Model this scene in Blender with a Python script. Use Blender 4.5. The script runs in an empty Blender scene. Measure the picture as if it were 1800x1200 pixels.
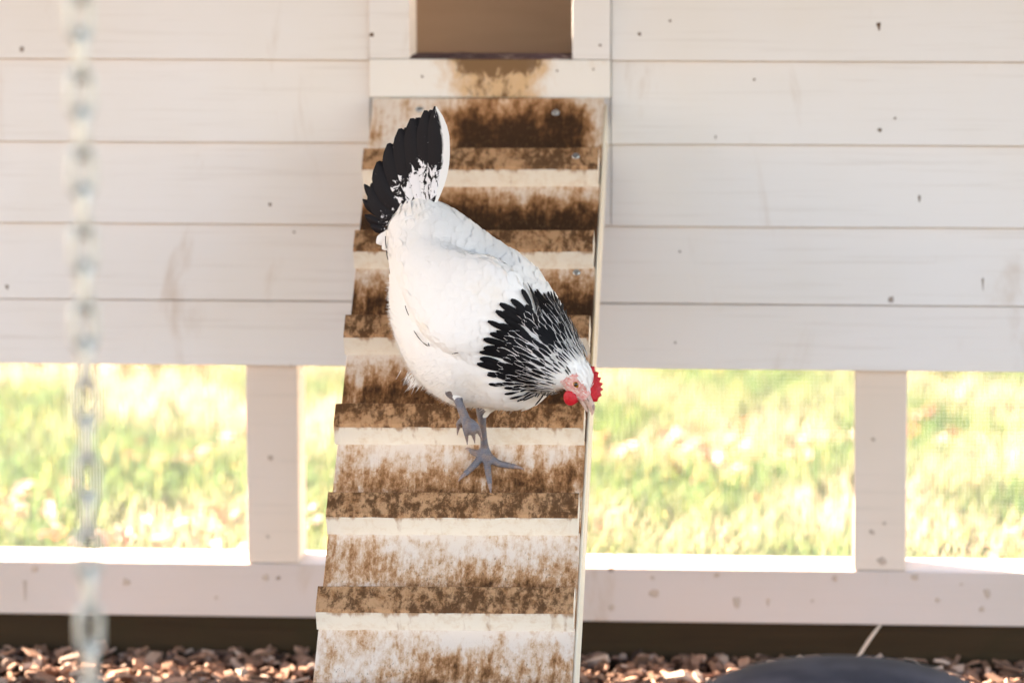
import bpy, bmesh, math, random
from math import radians, sin, cos, pi, sqrt, exp
from mathutils import Vector, Matrix, noise
from mathutils.bvhtree import BVHTree
random.seed(7)
sc = bpy.context.scene
COL = sc.collection

# ------------------------------------------------------------------ camera
cam = bpy.data.cameras.new('camera')
camo = bpy.data.objects.new('camera', cam)
COL.objects.link(camo)
camo.matrix_world = (Matrix.Translation((0.6351, -7.8933, 1.65)) @ Matrix.Rotation(radians(4.6), 4, 'Z')
                     @ Matrix.Rotation(radians(90 - 8.17), 4, 'X') @ Matrix.Rotation(radians(-0.18), 4, 'Z'))
cam.sensor_width = 36.0
cam.lens = 167.2
cam.clip_start = 0.05
cam.clip_end = 500
cam.dof.use_dof = True
cam.dof.focus_distance = 7.20
cam.dof.aperture_fstop = 2.7
cam.dof.aperture_blades = 0
sc.camera = camo

# ------------------------------------------------------------------ sky, sun, exposure
SUN_ELEV, SUN_AZ = radians(33), radians(-62)      # azimuth: 0 = straight behind the coop, negative = to the left
sdir = Vector((sin(SUN_AZ) * cos(SUN_ELEV), cos(SUN_AZ) * cos(SUN_ELEV), sin(SUN_ELEV)))
w = bpy.data.worlds.new('World')
sc.world = w
w.use_nodes = True
nt = w.node_tree
sky = nt.nodes.new('ShaderNodeTexSky')
sky.sky_type = 'NISHITA'
sky.sun_disc = False
sky.sun_elevation = SUN_ELEV
sky.sun_rotation = SUN_AZ
bg = nt.nodes['Background']
bg.inputs['Strength'].default_value = 0.05
nt.links.new(sky.outputs[0], bg.inputs[0])
sun = bpy.data.lights.new('sun', 'SUN')
sun.energy = 5.0
sun.angle = radians(0.53)
sun.color = (1.0, 0.93, 0.82)
suno = bpy.data.objects.new('sun', sun)
COL.objects.link(suno)
suno.rotation_euler = (-sdir).to_track_quat('-Z', 'Y').to_euler()
suno.location = (0, 0, 6)
vs = sc.view_settings
vs.view_transform = 'Standard'
vs.look = 'None'
vs.gamma = 1.0
vs.use_curve_mapping = False
vs.exposure = 4.22
vs.use_white_balance = True
vs.white_balance_temperature = 7800
vs.white_balance_tint = 20
sc.render.engine = 'CYCLES'
sc.cycles.use_denoising = True
sc.cycles.max_bounces = 8
sc.cycles.sample_clamp_indirect = 8

# ------------------------------------------------------------------ node helpers
class NB:
    """small node builder for one material"""
    def __init__(self, name, rough=0.6, spec=0.3):
        self.m = bpy.data.materials.new(name)
        self.m.use_nodes = True
        self.t = self.m.node_tree
        self.b = self.t.nodes['Principled BSDF']
        self.b.inputs['Roughness'].default_value = rough
        self.b.inputs['Specular IOR Level'].default_value = spec
    def n(self, kind, **kw):
        nd = self.t.nodes.new(kind)
        for k, v in kw.items():
            setattr(nd, k, v)
        return nd
    def l(self, a, b):
        self.t.links.new(a, b)
    def put(self, sock, v):
        if hasattr(v, 'links'):
            self.l(v, sock)
        else:
            sock.default_value = v
    def obj(self):
        return self.n('ShaderNodeTexCoord').outputs['Object']
    def uv(self):
        return self.n('ShaderNodeTexCoord').outputs['UV']
    def mapv(self, v, scale=(1, 1, 1), loc=(0, 0, 0), rot=(0, 0, 0)):
        nd = self.n('ShaderNodeMapping')
        self.l(v, nd.inputs[0])
        nd.inputs['Scale'].default_value = scale
        nd.inputs['Location'].default_value = loc
        nd.inputs['Rotation'].default_value = rot
        return nd.outputs[0]
    def noise(self, v, scale, detail=4, rough=0.55, dist=0.0):
        nd = self.n('ShaderNodeTexNoise')
        self.l(v, nd.inputs['Vector'])
        nd.inputs['Scale'].default_value = scale
        nd.inputs['Detail'].default_value = detail
        nd.inputs['Roughness'].default_value = rough
        nd.inputs['Distortion'].default_value = dist
        return nd.outputs['Fac']
    def voro(self, v, scale):
        nd = self.n('ShaderNodeTexVoronoi')
        self.l(v, nd.inputs['Vector'])
        nd.inputs['Scale'].default_value = scale
        return nd.outputs['Distance']
    def math(self, op, a, b=0.0, c=0.0, clamp=False):
        nd = self.n('ShaderNodeMath', operation=op, use_clamp=clamp)
        self.put(nd.inputs[0], a)
        self.put(nd.inputs[1], b)
        self.put(nd.inputs[2], c)
        return nd.outputs[0]
    def sstep(self, v, a, b, lo=0.0, hi=1.0):
        nd = self.n('ShaderNodeMapRange', interpolation_type='SMOOTHSTEP')
        self.put(nd.inputs['Value'], v)
        self.put(nd.inputs['From Min'], a)
        self.put(nd.inputs['From Max'], b)
        nd.inputs['To Min'].default_value = lo
        nd.inputs['To Max'].default_value = hi
        return nd.outputs[0]
    def mix(self, f, a, b):
        nd = self.n('ShaderNodeMix', data_type='RGBA')
        self.put(nd.inputs[0], f)
        for s, v in ((nd.inputs[6], a), (nd.inputs[7], b)):
            if hasattr(v, 'links'):
                self.l(v, s)
            else:
                s.default_value = (v[0], v[1], v[2], 1)
        return nd.outputs[2]
    def xyz(self, v):
        nd = self.n('ShaderNodeSeparateXYZ')
        self.l(v, nd.inputs[0])
        return nd.outputs
    def attr(self, name):
        return self.n('ShaderNodeAttribute', attribute_name=name)
    def color(self, c):
        s = self.b.inputs['Base Color']
        if hasattr(c, 'links'):
            self.l(c, s)
        else:
            s.default_value = (c[0], c[1], c[2], 1)
    def bump(self, h, strength=0.3, dist=0.002):
        nd = self.n('ShaderNodeBump')
        nd.inputs['Strength'].default_value = strength
        nd.inputs['Distance'].default_value = dist
        self.l(h, nd.inputs['Height'])
        self.l(nd.outputs[0], self.b.inputs['Normal'])

def translucent(nb, col, amount):
    """blend in light passing through a thin blade or feather"""
    tr = nb.n('ShaderNodeBsdfTranslucent')
    if hasattr(col, 'links'):
        nb.l(col, tr.inputs[0])
    else:
        tr.inputs[0].default_value = (*col, 1)
    mx = nb.n('ShaderNodeMixShader')
    mx.inputs[0].default_value = amount
    out = nb.t.nodes['Material Output']
    nb.l(nb.b.outputs[0], mx.inputs[1])
    nb.l(tr.outputs[0], mx.inputs[2])
    nb.l(mx.outputs[0], out.inputs['Surface'])

M = {}
def mat_paint(name, base, spots=0.5, grain=0.25, seed=0.0, stain=0.0):
    nb = NB(name, 0.55, 0.3)
    o = nb.n('ShaderNodeNewGeometry').outputs['Position']
    o = nb.mapv(o, loc=(seed, 0, seed * .37))
    big = nb.noise(o, 2.2, 3)
    g = nb.noise(nb.mapv(o, (4, 30, 130)), 1.0, 5, 0.6)
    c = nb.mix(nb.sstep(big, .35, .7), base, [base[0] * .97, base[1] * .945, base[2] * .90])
    c = nb.mix(nb.math('MULTIPLY', nb.sstep(g, .52, .78), .26), c, (.50, .42, .35))
    # splashed dirt: few small drops and faint smears
    v = nb.n('ShaderNodeTexVoronoi')
    nb.l(nb.mapv(o, (1, 0, 1)), v.inputs['Vector'])
    v.inputs['Scale'].default_value = 11
    rnd = nb.xyz(v.outputs['Color'])[0]
    rad = nb.math('MULTIPLY', nb.sstep(rnd, 1.0 - .42 * spots, 1.0), .055)
    drop = nb.math('LESS_THAN', nb.math('ADD', v.outputs['Distance'], nb.math('MULTIPLY', nb.math('ADD', nb.noise(o, 160, 2), -.5), .07)), rad)
    c = nb.mix(nb.math('MULTIPLY', drop, .75), c, (.16, .09, .05))
    sm = nb.noise(nb.mapv(o, (10, 10, 3.0)), 1.0, 5, .6, .6)
    c = nb.mix(nb.math('MULTIPLY', nb.sstep(sm, .60, .78), .42 + stain), c, (.46, .30, .18))
    nb.color(c)
    nb.bump(g, 0.25 * grain / .25, 0.0012)
    return nb.m
M['paint'] = mat_paint('white_paint', (.78, .745, .715))
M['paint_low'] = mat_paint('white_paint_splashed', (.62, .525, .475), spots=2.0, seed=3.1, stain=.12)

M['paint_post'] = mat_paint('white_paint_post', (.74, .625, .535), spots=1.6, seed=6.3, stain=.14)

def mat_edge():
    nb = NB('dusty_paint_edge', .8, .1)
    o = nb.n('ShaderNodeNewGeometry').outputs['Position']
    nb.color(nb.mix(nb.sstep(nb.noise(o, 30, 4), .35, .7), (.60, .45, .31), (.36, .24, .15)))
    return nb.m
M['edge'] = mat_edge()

def mat_apron():
    nb = NB('muddy_white_paint', .7, .2)
    o = nb.n('ShaderNodeNewGeometry').outputs['Position']
    x, y, z = nb.xyz(o)[:3]
    cx = nb.sstep(nb.math('ABSOLUTE', nb.math('ADD', x, .022)), .035, .125, 1, 0)
    n1 = nb.noise(nb.mapv(o, (1, 1, .6)), 70, 8, .75, .5)
    n2 = nb.noise(o, 22, 5, .6)
    up = nb.sstep(z, .955, .992)
    s = nb.math('ADD', nb.math('MULTIPLY', cx, .44), nb.math('MULTIPLY', up, .10))
    tan = nb.sstep(nb.math('ADD', nb.noise(nb.mapv(o, (1, 1, .5)), 34, 8, .74, .4), s), .58, .98)
    dk = nb.sstep(nb.math('ADD', n1, nb.math('ADD', s, nb.math('MULTIPLY', nb.math('MULTIPLY', up, cx), .20))), .90, 1.04)
    c = nb.mix(nb.math('MULTIPLY', tan, .85), (.80, .75, .68), (.62, .36, .15))
    c = nb.mix(nb.math('MULTIPLY', dk, .9), c, (.17, .085, .035))
    nb.color(c)
    nb.bump(n1, .25, .002)
    return nb.m
M['apron'] = mat_apron()

def mat_sill():
    nb = NB('muddy_sill', .8, .2)
    o = nb.n('ShaderNodeNewGeometry').outputs['Position']
    n = nb.noise(o, 40, 5, .6)
    nb.color(nb.mix(nb.sstep(n, .55, .72), (.055, .035, .045), (.36, .29, .27)))
    nb.bump(n, .6, .004)
    return nb.m
M['sill'] = mat_sill()

def mat_ply():
    nb = NB('plywood_lining', .7, .2)
    o = nb.n('ShaderNodeNewGeometry').outputs['Position']
    g = nb.noise(nb.mapv(o, (3, 3, 26)), 1.0, 5, .6, .8)
    nb.color(nb.mix(g, (.33, .245, .175), (.42, .315, .23)))
    return nb.m
M['ply'] = mat_ply()

SP = 0.1885          # cleat spacing along the ramp
S0 = 0.198           # lower face of the first cleat
def mat_ramp_board():
    nb = NB('muddy_ramp_board', .75, .2)
    o = nb.obj()
    x, s, z = nb.xyz(o)[:3]
    bay = nb.math('FRACT', nb.math('DIVIDE', nb.math('ADD', s, SP * 4 - S0), SP))
    rise = nb.sstep(bay, -.02, .55)
    first = nb.sstep(s, .13, .17, 1, 0)
    cx = nb.sstep(nb.math('ABSOLUTE', nb.math('ADD', x, .012)), .05, .19, 1, 0)
    upper = nb.sstep(s, .35, .95, 1, 0)
    wide = nb.math('ADD', .80, nb.math('MULTIPLY', cx, .25))
    dirt = nb.math('MULTIPLY', rise, wide)
    # above the first cleat the mud lies only where the hens step out
    d0 = nb.math('MULTIPLY', nb.sstep(s, -.05, .08), nb.math('ADD', nb.math('MULTIPLY', cx, 1.05), -.12))
    dsel = nb.n('ShaderNodeMix', data_type='FLOAT')
    nb.l(first, dsel.inputs[0]); nb.l(dirt, dsel.inputs[2]); nb.l(d0, dsel.inputs[3])
    dirt = dsel.outputs[0]
    st = nb.mapv(o, (1.0, .42, 1.0))
    nA = nb.noise(st, 50, 10, .78, .25)
    nB = nb.noise(nb.mapv(o, (1.0, .50, 1.0), (3, 7, 0)), 105, 8, .76, .3)
    nC = nb.noise(nb.mapv(o, (1.0, .75, 1.0), (1, 2, 0)), 13, 5, .65, .6)
    nD = nb.noise(nb.mapv(o, (1, .4, 1), (9, 1, 4)), 240, 4, .7)
    nE = nb.noise(nb.mapv(o, (1.0, .12, 1.0), (4, 4, 0)), 60, 5, .7)
    nn = nb.math('ADD', nb.math('ADD', nb.math('MULTIPLY', nA, .42), nb.math('MULTIPLY', nB, .40)), nb.math('MULTIPLY', nC, .30))
    nn = nb.math('ADD', nn, nb.math('MULTIPLY', nb.math('ADD', nE, -.5), .34))
    v = nb.math('ADD', nb.math('MULTIPLY', nb.math('ADD', nn, -.56), 2.7), nb.math('MULTIPLY', dirt, .40))
    v = nb.math('ADD', v, nb.math('ADD', nb.math('MULTIPLY', nb.math('MULTIPLY', upper, dirt), .52), nb.math('MULTIPLY_ADD', upper, .12, .15)))
    nL = nb.noise(nb.mapv(o, (1.0, 1.3, 1.0), (6, 3, 0)), 5.5, 3, .6)
    v = nb.math('ADD', v, nb.math('MULTIPLY', nb.math('ADD', nL, -.5), 1.25))
    vb = nb.n('ShaderNodeTexVoronoi')
    nb.l(nb.mapv(o, (1, .8, 0)), vb.inputs['Vector'])
    vb.inputs['Scale'].default_value = 24
    pick = nb.sstep(nb.xyz(vb.outputs['Color'])[1], .72, 1.0, 0, .26)
    blob = nb.math('LESS_THAN', nb.math('ADD', vb.outputs['Distance'], nb.math('MULTIPLY', nb.math('ADD', nB, -.5), 1.1)), pick)
    v = nb.math('ADD', v, nb.math('MULTIPLY', blob, .16))
    rp = nb.n('ShaderNodeValToRGB')
    nb.l(v, rp.inputs[0])
    els = rp.color_ramp.elements
    els[0].position = .12; els[0].color = (.82, .685, .57, 1)
    els[1].position = 1.0; els[1].color = (.050, .020, .007, 1)
    for ps, cl in ((.33, (.71, .51, .36)), (.50, (.53, .28, .14)), (.66, (.31, .138, .055)), (.82, (.135, .054, .018))):
        e = els.new(ps); e.color = (*cl, 1)
    fleck = nb.sstep(nb.math('ADD', nD, nb.math('MULTIPLY', dirt, .12)), .68, .75)
    c = nb.mix(nb.math('MULTIPLY', fleck, .7), rp.outputs[0], (.16, .08, .035))
    mud = v
    nb.color(c)
    nb.bump(nb.math('ADD', mud, nb.math('MULTIPLY', nB, .6)), .45, .003)
    return nb.m
M['ramp'] = mat_ramp_board()

def mat_cleat():
    nb = NB('muddy_cleat', .75, .2)
    o = nb.obj()
    x, s, z = nb.xyz(o)[:3]
    vt = nb.n('ShaderNodeVectorTransform', vector_type='NORMAL', convert_from='WORLD', convert_to='OBJECT')
    nb.l(nb.n('ShaderNodeNewGeometry').outputs['True Normal'], vt.inputs[0])
    top = nb.sstep(nb.xyz(vt.outputs[0])[2], .35, .6)
    nA = nb.noise(nb.mapv(o, (1, .7, 1)), 46, 9, .74, .3)
    nB = nb.noise(nb.mapv(o, (1, .5, .6), (5, 2, 0)), 110, 8, .76, .3)
    edge = nb.sstep(z, .020, .037)
    c = nb.mix(nb.sstep(nA, .40, .62), (.55, .305, .155), (.36, .165, .068))
    dk = nb.sstep(nb.math('ADD', nb.math('ADD', nb.math('MULTIPLY', nA, .5), nb.math('MULTIPLY', nB, .6)), nb.math('MULTIPLY', nb.noise(o, 14, 3), .3)), .635, .765)
    ctop = nb.mix(nb.math('MULTIPLY', dk, .85), c, (.075, .031, .011))
    clean = nb.mix(nb.math('MULTIPLY', nb.sstep(nA, .45, .70), .5), (.86, .77, .64), (.68, .49, .31))
    drip = nb.sstep(nb.math('ADD', nb.noise(nb.mapv(o, (1, 1, .15)), 46, 5, .6), nb.math('MULTIPLY', edge, .22)), .60, .78)
    cfr = nb.mix(nb.math('MULTIPLY', drip, .8), clean, (.40, .20, .085))
    nb.color(nb.mix(top, cfr, ctop))
    nb.bump(nB, .4, .003)
    return nb.m
M['cleat'] = mat_cleat()

def mat_stringer():
    nb = NB('cream_painted_edge', .6, .25)
    o = nb.obj()
    g = nb.noise(nb.mapv(o, (30, 3, 60)), 1, 5, .6)
    c = nb.mix(nb.sstep(g, .5, .75), (.80, .72, .58), (.52, .37, .22))
    nb.color(c)
    return nb.m
M['stringer'] = mat_stringer()

def mat_metal(name, col, rough, var=.2):
    nb = NB(name, rough, .5)
    nb.b.inputs['Metallic'].default_value = .85
    o = nb.n('ShaderNodeNewGeometry').outputs['Position']
    nb.color(nb.mix(nb.noise(o, 60, 4), [c * (1 - var) for c in col], col))
    return nb.m
M['zinc'] = mat_metal('galvanised_steel', (.50, .53, .49), .5)
M['screw'] = mat_metal('screw_steel', (.45, .48, .5), .35)
M['wire'] = mat_metal('mesh_wire', (.78, .77, .72), .5)

def mat_timber():
    nb = NB('old_timber', .85, .15)
    o = nb.n('ShaderNodeNewGeometry').outputs['Position']
    g = nb.noise(nb.mapv(o, (2, 12, 40)), 1, 6, .65, .6)
    n = nb.noise(o, 7, 4)
    c = nb.mix(g, (.022, .012, .006), (.060, .036, .017))
    c = nb.mix(nb.sstep(n, .5, .7), c, (.038, .025, .011))
    nb.color(c)
    nb.bump(g, .6, .006)
    return nb.m
M['timber'] = mat_timber()

def mat_soil():
    nb = NB('dark_mulch_soil', .95, .1)
    o = nb.n('ShaderNodeNewGeometry').outputs['Position']
    n = nb.noise(o, 24, 6, .65)
    nb.color(nb.mix(n, (.025, .014, .009), (.12, .068, .044)))
    nb.bump(n, .8, .02)
    return nb.m
M['soil'] = mat_soil()

def mat_lawn():
    nb = NB('lawn_soil', .95, .1)
    o = nb.n('ShaderNodeNewGeometry').outputs['Position']
    n = nb.noise(o, 5, 6, .6)
    nb.color(nb.mix(nb.sstep(n, .4, .65), (.085, .12, .028), (.18, .12, .07)))
    return nb.m
M['lawn'] = mat_lawn()

def mat_vcol(name, attr, rough=.7, spec=.25, trans=0.0):
    nb = NB(name, rough, spec)
    c = nb.attr(attr).outputs['Color']
    nb.color(c)
    if trans:
        translucent(nb, c, trans)
    return nb.m
M['grass'] = mat_vcol('grass_blades', 'tint', .7, .12, .45)
M['leaf'] = mat_vcol('fallen_leaf', 'tint', .6, .3, .25)
M['chip'] = mat_vcol('bark_chip', 'tint', .8, .25)

def mat_rubber():
    nb = NB('weathered_dark_rubber', .75, .2)
    o = nb.n('ShaderNodeNewGeometry').outputs['Position']
    n = nb.noise(o, 14, 5, .6)
    nb.color(nb.mix(nb.sstep(n, .4, .7), (.055, .052, .063), (.105, .097, .112)))
    nb.bump(n, .2, .003)
    return nb.m
M['rubber'] = mat_rubber()
def flat(name, col, rough=.6, spec=.3):
    nb = NB(name, rough, spec)
    o = nb.obj()
    n = nb.noise(o, 90, 3)
    nb.color(nb.mix(n, [c * .8 for c in col], [min(1, c * 1.12) for c in col]))
    return nb.m
M['straw'] = flat('dry_straw', (.62, .50, .40))

# ------------------------------------------------------------------ mesh helpers
def link(name, me, mat=None, parent=None):
    o = bpy.data.objects.new(name, me)
    COL.objects.link(o)
    if mat is not None and me is not None:
        for mm in (mat if isinstance(mat, (list, tuple)) else [mat]):
            me.materials.append(mm)
    if parent is not None:
        o.parent = parent
    return o
def from_bm(name, bm, mat=None, parent=None, smooth=False):
    bmesh.ops.recalc_face_normals(bm, faces=bm.faces[:])
    me = bpy.data.meshes.new(name)
    bm.to_mesh(me)
    bm.free()
    if smooth:
        me.polygons.foreach_set('use_smooth', [True] * len(me.polygons))
    return link(name, me, mat, parent)
def empty(name, loc, label, cat, group=None, mw=None):
    o = bpy.data.objects.new(name, None)
    COL.objects.link(o)
    if mw is not None:
        o.matrix_world = mw
    else:
        o.location = loc
    o.empty_display_size = .1
    tag(o, label, cat, group)
    return o
def tag(o, label=None, cat=None, group=None, kind=None):
    if label: o['label'] = label
    if cat: o['category'] = cat
    if group: o['group'] = group
    if kind: o['kind'] = kind
    return o
def box(bm, x0, x1, y0, y1, z0, z1, bev=0.0):
    r = bmesh.ops.create_cube(bm, size=1)
    vsn = r['verts']
    for v in vsn:
        v.co = Vector(((x0 + x1) / 2 + v.co.x * (x1 - x0), (y0 + y1) / 2 + v.co.y * (y1 - y0), (z0 + z1) / 2 + v.co.z * (z1 - z0)))
    if bev:
        es = list({e for v in vsn for e in v.link_edges})
        bmesh.ops.bevel(bm, geom=es, offset=bev, segments=2, affect='EDGES', profile=.6)
def part_box(name, dims, mat, parent, bev=.002, off=(0, 0, 0)):
    bm = bmesh.new()
    box(bm, dims[0] - off[0], dims[1] - off[0], dims[2] - off[1], dims[3] - off[1], dims[4] - off[2], dims[5] - off[2], bev)
    return from_bm(name, bm, mat, parent)

# ------------------------------------------------------------------ ground
def sheet(name, x0, x1, y0, y1, z, mat, nx=1, ny=1, amp=0):
    bm = bmesh.new()
    g = [[bm.verts.new((x0 + (x1 - x0) * i / nx, y0 + (y1 - y0) * j / ny, z)) for i in range(nx + 1)] for j in range(ny + 1)]
    for j in range(ny):
        for i in range(nx):
            bm.faces.new((g[j][i], g[j][i + 1], g[j + 1][i + 1], g[j + 1][i]))
    if amp:
        for v in bm.verts:
            v.co.z += amp * noise.noise(v.co * 3)
    o = from_bm(name, bm, mat)
    tag(o, kind='structure')
    return o
sheet('ground', -150, 150, -150, 150, -0.052, M['soil'])
sheet('lawn', -60, 60, 0.42, 90, 0.0, M['lawn'])

# ------------------------------------------------------------------ the coop
coop = empty('chicken_coop', (0, 0, 0), 'white painted clapboard chicken coop with pop hole and open mesh panels below', 'chicken coop')
XL, XR = -4.6, 2.4                       # the wall runs on to both sides of the picture
FL, FR = -.235, .167                     # door trim
ROOF_Z = 2.0
def clap(name, x0, x1, z0, z1, seedx):
    """one bevelled lap board: thick lower edge, thin top tucked under the next board"""
    bm = bmesh.new()
    n = 12
    rows = []
    for i in range(n + 1):
        x = x0 + (x1 - x0) * i / n
        wob = .0012 * noise.noise(Vector((x * 2.1 + seedx, z0 * 9, 0)))
        rows.append([bm.verts.new((x, -.016 + wob, z0 + wob)), bm.verts.new((x, -.0035, z1 + .012)),
                     bm.verts.new((x, .006, z1 + .012)), bm.verts.new((x, .006, z0 + wob)),
                     bm.verts.new((x, -.0135 + wob, z0 - .0012 + wob))])
    for a, b in zip(rows, rows[1:]):
        k = len(a)
        for j in range(k):
            f = bm.faces.new((a[j], a[(j + 1) % k], b[(j + 1) % k], b[j]))
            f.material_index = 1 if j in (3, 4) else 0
    bm.faces.new(rows[0]); bm.faces.new(list(reversed(rows[-1])))
    return from_bm(name, bm, [M['paint'], M['edge']], coop)
zs = [.582, .712, .849, .988]
while zs[-1] < ROOF_Z - .05:
    zs.append(zs[-1] + .1395)
HOLE_T = 1.30
for i in range(len(zs) - 1):
    z0, z1 = zs[i], zs[i + 1]
    if z1 < .75:
        clap('siding_board', XL, XR, z0, z1, i * 1.7)          # runs on behind the ramp
    elif z0 < HOLE_T + .09:
        clap('siding_board', XL, FL - .0015, z0, z1, i * 1.7)
        clap('siding_board', FR + .0015, XR, z0, z1, i * 2.3 + 9)
    else:
        clap('siding_board', XL, XR, z0, z1, i * 1.1)
part_box('sheathing', (XL, FL, .0065, .018, .50, ROOF_Z), M['ply'], coop, 0)
part_box('sheathing', (FR, XR, .0065, .018, .50, ROOF_Z), M['ply'], coop, 0)
part_box('sheathing', (FL + .0005, FR - .0005, .0065, .018, HOLE_T + .07, ROOF_Z), M['ply'], coop, 0)
# skirt board under the siding
part_box('skirt_board', (XL, XR, -.011, .006, .470, .5795), M['paint'], coop, .0015)
part_box('sheathing', (FL + .0005, FR - .0005, .0065, .018, .50, .984), M['ply'], coop, 0)
# trim round the pop hole
tr = -.026
part_box('trim_board', (FL, -.168, tr, .006, .9905, HOLE_T + .07), M['paint'], coop, .0015)
part_box('trim_board', (.104, FR, tr, .006, .9905, HOLE_T + .07), M['paint'], coop, .0015)
part_box('trim_board', (-.1675, .1035, tr, .006, HOLE_T, HOLE_T + .069), M['paint'], coop, .0015)
part_box('apron_board', (FL, FR, tr, .006, .9262, .9896), M['apron'], coop, .0015)
clap('siding_board', FL, FR, .712, .836, 4.4)
clap('siding_board', FL, FR, .849, .912, 6.1)
# jambs and sill
part_box('jamb', (-.180, -.1683, .0065, .10, .985, HOLE_T + .01), M['paint'], coop, 0)
part_box('jamb', (.1043, .116, .0065, .10, .985, HOLE_T + .01), M['paint'], coop, 0)
bm = bmesh.new()
gx = 26
for j, y in enumerate((-.024, .0, .03, .06, .10)):
    for i in range(gx + 1):
        x = -.1678 + .2716 * i / gx
        bm.verts.new((x, y, .9905 + .004 * max(0, noise.noise(Vector((x * 26, y * 30, 2)))) * (1 if j else .5) + (.0045 if .03 < x < .085 and 0 < j < 3 else 0)))
bm.verts.ensure_lookup_table()
for j in range(4):
    for i in range(gx):
        k = j * (gx + 1) + i
        bm.faces.new((bm.verts[k], bm.verts[k + 1], bm.verts[k + gx + 2], bm.verts[k + gx + 1]))
from_bm('sill', bm, M['sill'], coop, True)
# the house behind the wall: floor, side walls, back wall with a gap added under the roof to let skylight in
DB = .46
part_box('floor', (XL, XR, .019, DB, .905, .935), M['ply'], coop, 0)
part_box('end_wall', (XL, XL + .02, .019, DB, .9355, ROOF_Z), M['ply'], coop, 0)
part_box('end_wall', (XR - .02, XR, .019, DB, .9355, ROOF_Z), M['ply'], coop, 0)
part_box('back_wall', (XL, XR, DB + .0005, DB + .02, .905, 1.70), M['ply'], coop, 0)
part_box('back_wall', (XL, XR, DB + .0005, DB + .02, 1.80, ROOF_Z), M['ply'], coop, 0)
part_box('roof', (XL - .2, XR + .2, -.40, DB + .12, ROOF_Z + .001, ROOF_Z + .05), M['timber'], coop, .004)
# posts, bottom rail and wire mesh under the house
PD = .115
posts = [-4.52, -3.49, -2.47, -1.46, -.4535, .5750, 1.60, 2.30]
PW = .0885
for x in posts:
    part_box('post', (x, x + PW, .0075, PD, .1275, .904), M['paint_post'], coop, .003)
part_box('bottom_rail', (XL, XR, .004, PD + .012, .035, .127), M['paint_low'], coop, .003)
def mesh_panel(x0, x1, z0, z1):
    bm = bmesh.new()
    p = .00635
    rw = .00055
    y = .0125
    def wire(a, b):
        a = Vector(a); b = Vector(b)
        d = (b - a).normalized()
        u = Vector((0, 1, 0)); v = d.cross(u)
        ra = [bm.verts.new(a + (u * cos(t) + v * sin(t)) * rw) for t in (0, 2.094, 4.189)]
        rb = [bm.verts.new(b + (u * cos(t) + v * sin(t)) * rw) for t in (0, 2.094, 4.189)]
        for k in range(3):
            bm.faces.new((ra[k], ra[(k + 1) % 3], rb[(k + 1) % 3], rb[k]))
    x = x0 + p * .5
    while x < x1:
        wire((x, y, z0), (x + .002 * noise.noise(Vector((x * 3, 0, 0))), y, z1))
        x += p
    z = z0 + p * .5
    while z < z1:
        wire((x0, y + .0007, z), (x1, y + .0007, z))
        z += p
    o = from_bm('wire_mesh', bm, M['wire'], coop)
    o['kind'] = 'stuff'
for a, b in zip(posts, posts[1:]):
    mesh_panel(a + PW, b, .127, .472)

# old landscape timber the rail sits on
tb = part_box('landscape_timber', (XL - .3, XR + .3, .012, .16, -.05, .0345), M['timber'], None, .008)
tag(tb, 'dark brown weathered timber lying under the white bottom rail', 'timber')

# dirt thrown on to the paint: small dried splats, each with a drip where it ran
rsp = random.Random(17)
def splat(c, r, drip=0.0, mat=None):
    bm = bmesh.new()
    n = 11
    ctr = bm.verts.new((c[0], c[1] - r * .35, c[2]))
    ring = []
    for i in range(n):
        a_ = 2 * pi * i / n
        q = r * rsp.uniform(.65, 1.25)
        dz = q * sin(a_)
        if drip and sin(a_) < -.8: dz -= drip
        ring.append(bm.verts.new((c[0] + q * cos(a_), c[1], c[2] + dz)))
    for i in range(n):
        bm.faces.new((ctr, ring[i], ring[(i + 1) % n]))
    from_bm('mud_splat', bm, mat or M['splat'], coop, True)
M['splat'] = flat('dried_mud', (.15, .085, .045), .9, .1)
M['splat_pale'] = flat('dried_mud_thin', (.53, .42, .34), .9, .1)
for c, r, d in (((-0.2309, -0.0268, 1.0298), .0050, 0), ((-0.4055, -0.0138, 0.7433), .0042, 0), ((-0.3654, -0.0150, 0.6976), .0026, 0), ((-0.1467, -0.0268, 0.9609), .0028, 0), ((0.1505, -0.0268, 1.0140), .0030, 0),
                ((0.2658, -0.0110, 1.0538), .0030, 0), ((0.2149, -0.0125, 1.0320), .0040, 0), ((0.6113, -0.0115, 1.0483), .0052, .010), ((0.6145, -0.0155, 0.8740), .0044, 0), ((0.6388, -0.0140, 0.8938), .0030, 0),
                ((0.4057, -0.0090, 0.9567), .0028, 0), ((0.2827, -0.0130, 0.6690), .0026, 0), ((0.2753, -0.0116, 0.5152), .0026, 0), ((-0.8553, -0.0150, 0.6024), .0036, .003), ((0.6804, -0.0120, 0.7639), .0026, .022),
                ((0.3421, -0.0158, 0.8622), .0020, .003), ((0.7872, -0.0140, 0.6268), .0020, .018), ((0.0785, -0.0268, 0.9712), .0026, 0), ((0.1391, -0.0268, 0.9743), .0024, 0)):
    splat(c, r * .75, d)
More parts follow.
